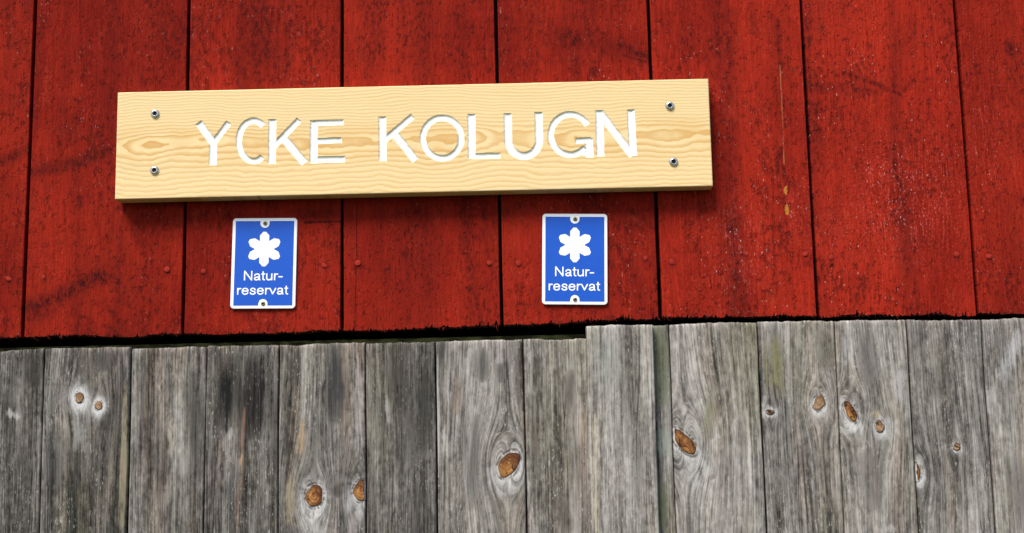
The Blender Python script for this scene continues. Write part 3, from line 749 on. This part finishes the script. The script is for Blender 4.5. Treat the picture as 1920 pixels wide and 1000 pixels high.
def prism(name, poly, y0, y1, mat, parent, bev=0.0, bow=0.0):
    n_ = len(poly); cx = sum(p[0] for p in poly)/n_; cy = sum(p[1] for p in poly)/n_
    v = []; f = []
    ins = [(p[0]-(bev*(1 if p[0] > cx else -1)), p[1]-(bev*(1 if p[1] > cy else -1))) for p in poly]
    for pl, yy in ((ins, y0), (poly, y0+bev), (poly, y1)): v += [(p[0], yy, p[1]) for p in pl]
    f.append(list(range(n_)))
    for i in range(2):
        for j in range(n_): a, b = i*n_+j, i*n_+(j+1) % n_; f.append((b, a, a+n_, b+n_))
    f.append(list(range(3*n_-1, 2*n_-1, -1)))
    me = bpy.data.meshes.new(name); me.from_pydata(v, [], f); me.materials.append(mat); me.validate()
    o = bpy.data.objects.new(name, me); COL.objects.link(o); o.parent = parent; return o
GLYPH = {  # stroke skeletons of a plain grotesque, cap height 1: advance width, strokes
 'N': (1.01, [[(.16, .07), (.16, .93)], [(.17, .95), (.84, .05)], [(.85, .07), (.85, .93)]]),
 'a': (.777, [[(.14, .50), (.17, .59), (.26, .655), (.38, .67), (.50, .645), (.57, .57), (.58, .48), (.58, .20), (.60, .11), (.65, .065)], [(.58, .39), (.46, .36), (.28, .335), (.16, .28), (.12, .19), (.16, .10), (.27, .06), (.40, .075), (.51, .14), (.575, .25)]]),
 't': (.388, [[(.17, .88), (.17, .18), (.20, .09), (.32, .07)], [(.05, .665), (.32, .665)]]),
 'u': (.777, [[(.14, .67), (.14, .24), (.18, .13), (.27, .065), (.38, .065), (.51, .11), (.60, .22), (.63, .34)], [(.63, .67), (.63, .065)]]),
 'r': (.465, [[(.13, .065), (.13, .67)], [(.14, .40), (.17, .54), (.25, .63), (.34, .66), (.42, .64)]]),
 '-': (.465, [[(.07, .37), (.40, .37)]]),
 'e': (.777, [[(.12, .39), (.655, .39), (.64, .51), (.56, .62), (.44, .67), (.33, .67), (.21, .62), (.13, .51), (.11, .37), (.13, .22), (.21, .11), (.33, .06), (.44, .06), (.56, .11), (.635, .21)]]),
 's': (.698, [[(.57, .50), (.53, .61), (.43, .66), (.31, .67), (.20, .63), (.15, .53), (.19, .43), (.32, .385), (.46, .34), (.56, .27), (.57, .16), (.48, .08), (.35, .06), (.22, .08), (.13, .16), (.11, .22)]]),
 'v': (.698, [[(.07, .66), (.345, .08), (.62, .66)]]),
}
def text_part(name, s, mat, parent, x0, x1, zbase, cap, y):
    segs = []; pen = 0.0
    for ch in s:
        adv, st = GLYPH[ch]
        for l in st: segs += [((a[0]+pen, a[1]), (b[0]+pen, b[1])) for a, b in zip(l[:-1], l[1:])]
        pen += adv
    hw = .063
    mn = min(min(a[0], b[0]) for a, b in segs)-hw; mx = max(max(a[0], b[0]) for a, b in segs)+hw
    g = .022; gx = np.arange(mn-.05, mx+.05, g); gz = np.arange(-.06, 1.06, g)
    A, B = np.meshgrid(gx, gz); D = np.full(A.shape, 9.0)
    for (ax, az), (bx_, bz_) in segs:
        dx, dz = bx_-ax, bz_-az; t = np.clip(((A-ax)*dx+(B-az)*dz)/(dx*dx+dz*dz+1e-12), 0, 1)
        D = np.minimum(D, np.hypot(A-ax-t*dx, B-az-t*dz))
    D -= hw; v = []; f = []; sx = (x1-x0)/(mx-mn)
    for j, i in np.argwhere((np.minimum(np.minimum(D[:-1, :-1], D[1:, :-1]), np.minimum(D[:-1, 1:], D[1:, 1:])) < 0)):
        cs = [(gx[i], gz[j], D[j, i]), (gx[i+1], gz[j], D[j, i+1]), (gx[i+1], gz[j+1], D[j+1, i+1]), (gx[i], gz[j+1], D[j+1, i])]
        poly = []
        for (p, q_) in zip(cs, cs[1:]+cs[:1]):
            if p[2] < 0: poly.append(p[:2])
            if (p[2] < 0) != (q_[2] < 0):
                t = p[2]/(p[2]-q_[2]); poly.append((p[0]+(q_[0]-p[0])*t, p[1]+(q_[1]-p[1])*t))
        if len(poly) > 2:
            f.append(list(range(len(v), len(v)+len(poly)))); v += [((a-mn)*sx+x0, y, b*cap+zbase) for a, b in poly]
    me = bpy.data.meshes.new(name); me.from_pydata(v, [], f); me.materials.append(mat)
    o = bpy.data.objects.new(name, me); COL.objects.link(o); o.parent = parent; return o
def reserve_plate(tl, tr, bl, br, label, group):
    yb = -.0016
    P = [on_wall(*p, yb-PT) for p in (tl, tr, bl, br)]
    cx = (P[2][0]+P[3][0])/2; cz = (P[2][1]+P[3][1])/2
    tx = (P[0][0]+P[1][0])/2; tz = (P[0][1]+P[1][1])/2
    root = tag(empty('reserve_plate', (cx, yb, cz)), label, 'sign', group)
    root.rotation_euler = (math.radians(-.5), math.atan2(tx-cx, tz-cz), 0)
    prism('plate', rounded(PW, PH, .0042), -PT, 0, white_m, root, .0004)
    # blue field with the white tabs left free round the two screws
    u = PW/122.5; m = .0035; a, b = PW/2-m, PH-m
    def tab(zc_, sgn, r=.0053):
        return [(r*math.cos(t_), zc_+sgn*r*math.sin(t_)) for t_ in np.linspace(0, math.pi, 15)]
    zt_c = PH-.0062; zb_c = .0058; r = .0053
    poly = [(-a, m), (-r, m)] + [(p[0], p[1]) for p in reversed(tab(zb_c, 1))] + [(r, m), (a, m), (a, b), (r, b)] + tab(zt_c, -1) + [(-r, b), (-a, b)]
    n_ = len(poly); yy = -PT-.00012
    vf = [(p[0], yy, p[1]) for p in poly] + [(p[0], -PT+.00005, p[1]) for p in poly]
    # strips: left of tabs, middle, right of tabs
    import bmesh
    bm = bmesh.new(); vs_ = [bm.verts.new(q_) for q_ in vf[:n_]]; face = bm.faces.new(vs_)
    bmesh.ops.triangulate(bm, faces=[face])
    vs2 = [bm.verts.new(q_) for q_ in vf[n_:]]
    for j in range(n_): bm.faces.new((vs_[(j+1) % n_], vs_[j], vs2[j], vs2[(j+1) % n_]))
    me = bpy.data.meshes.new('blue_field'); bm.to_mesh(me); bm.free(); me.materials.append(blue_m)
    o = bpy.data.objects.new('blue_field', me); COL.objects.link(o); o.parent = root
    # snowflake emblem
    sc_, sx_, sz_ = PW/122.5, 0.0, PH*(1-.345)
    pts = []
    for k_ in range(6):
        an = math.radians(90-60*k_); ca, sa = math.cos(an), math.sin(an)
        for (rr_, tt_) in ((8.7/math.tan(math.radians(30)), 8.7), (26.0, 8.9), (33.2, 2.8), (33.2, -2.8), (26.0, -8.9)):
            pts.append(((rr_*ca - tt_*sa)*sc_, (rr_*sa + tt_*ca)*sc_))
    n2_ = len(pts); y2 = -PT-.00026
    v = [(0, y2, sz_)] + [(p[0], y2, p[1]+sz_) for p in pts] + [(p[0], y2+.00015, p[1]+sz_) for p in pts]
    f = [(0, 1+(j+1) % n2_, 1+j) for j in range(n2_)] + [(1+j, 1+(j+1) % n2_, 1+n2_+(j+1) % n2_, 1+n2_+j) for j in range(n2_)]
    me = bpy.data.meshes.new('snowflake_emblem'); me.from_pydata(v, [], [tuple(reversed(q_)) for q_ in f]); me.materials.append(print_m)
    o = bpy.data.objects.new('snowflake_emblem', me); COL.objects.link(o); o.parent = root
    text_part('lettering', 'Natur-', print_m, root, -37*u, 36.5*u, PH*.308, 18.8*u, -PT-.00026)
    text_part('lettering', 'reservat', print_m, root, -49*u, 47.5*u, PH*.152, 18.2*u, -PT-.00026)
    for zz in (PH-.0062, .0058):
        o = bpy.data.objects.new('screw', sme2); COL.objects.link(o); o.parent = root; o.location = (0.0003, -PT, zz); o.scale = (.48, .5, .48)
        rr_ = bpy.data.objects.new('star_recess', rme); COL.objects.link(rr_); rr_.parent = o
    return root
M = Mat('aged_screw'); nn = M.noise(M.x*900, M.y*900, M.z*900, 3)
aged = M.finish(M.mix((.42, .38, .26), (.20, .18, .11), nn), .4, metal=.9)
sme2 = sme.copy(); sme2.name = 'small_screw'; sme2.materials.clear(); sme2.materials.append(aged)
reserve_plate((437, 408), (557, 408), (431, 579), (554, 579), 'blue and white nature reserve plate under the left part of the name board', 'nature reserve plates')
reserve_plate((1018, 401), (1138, 401), (1017.5, 571), (1138, 572), 'blue and white nature reserve plate under the right part of the name board', 'nature reserve plates')
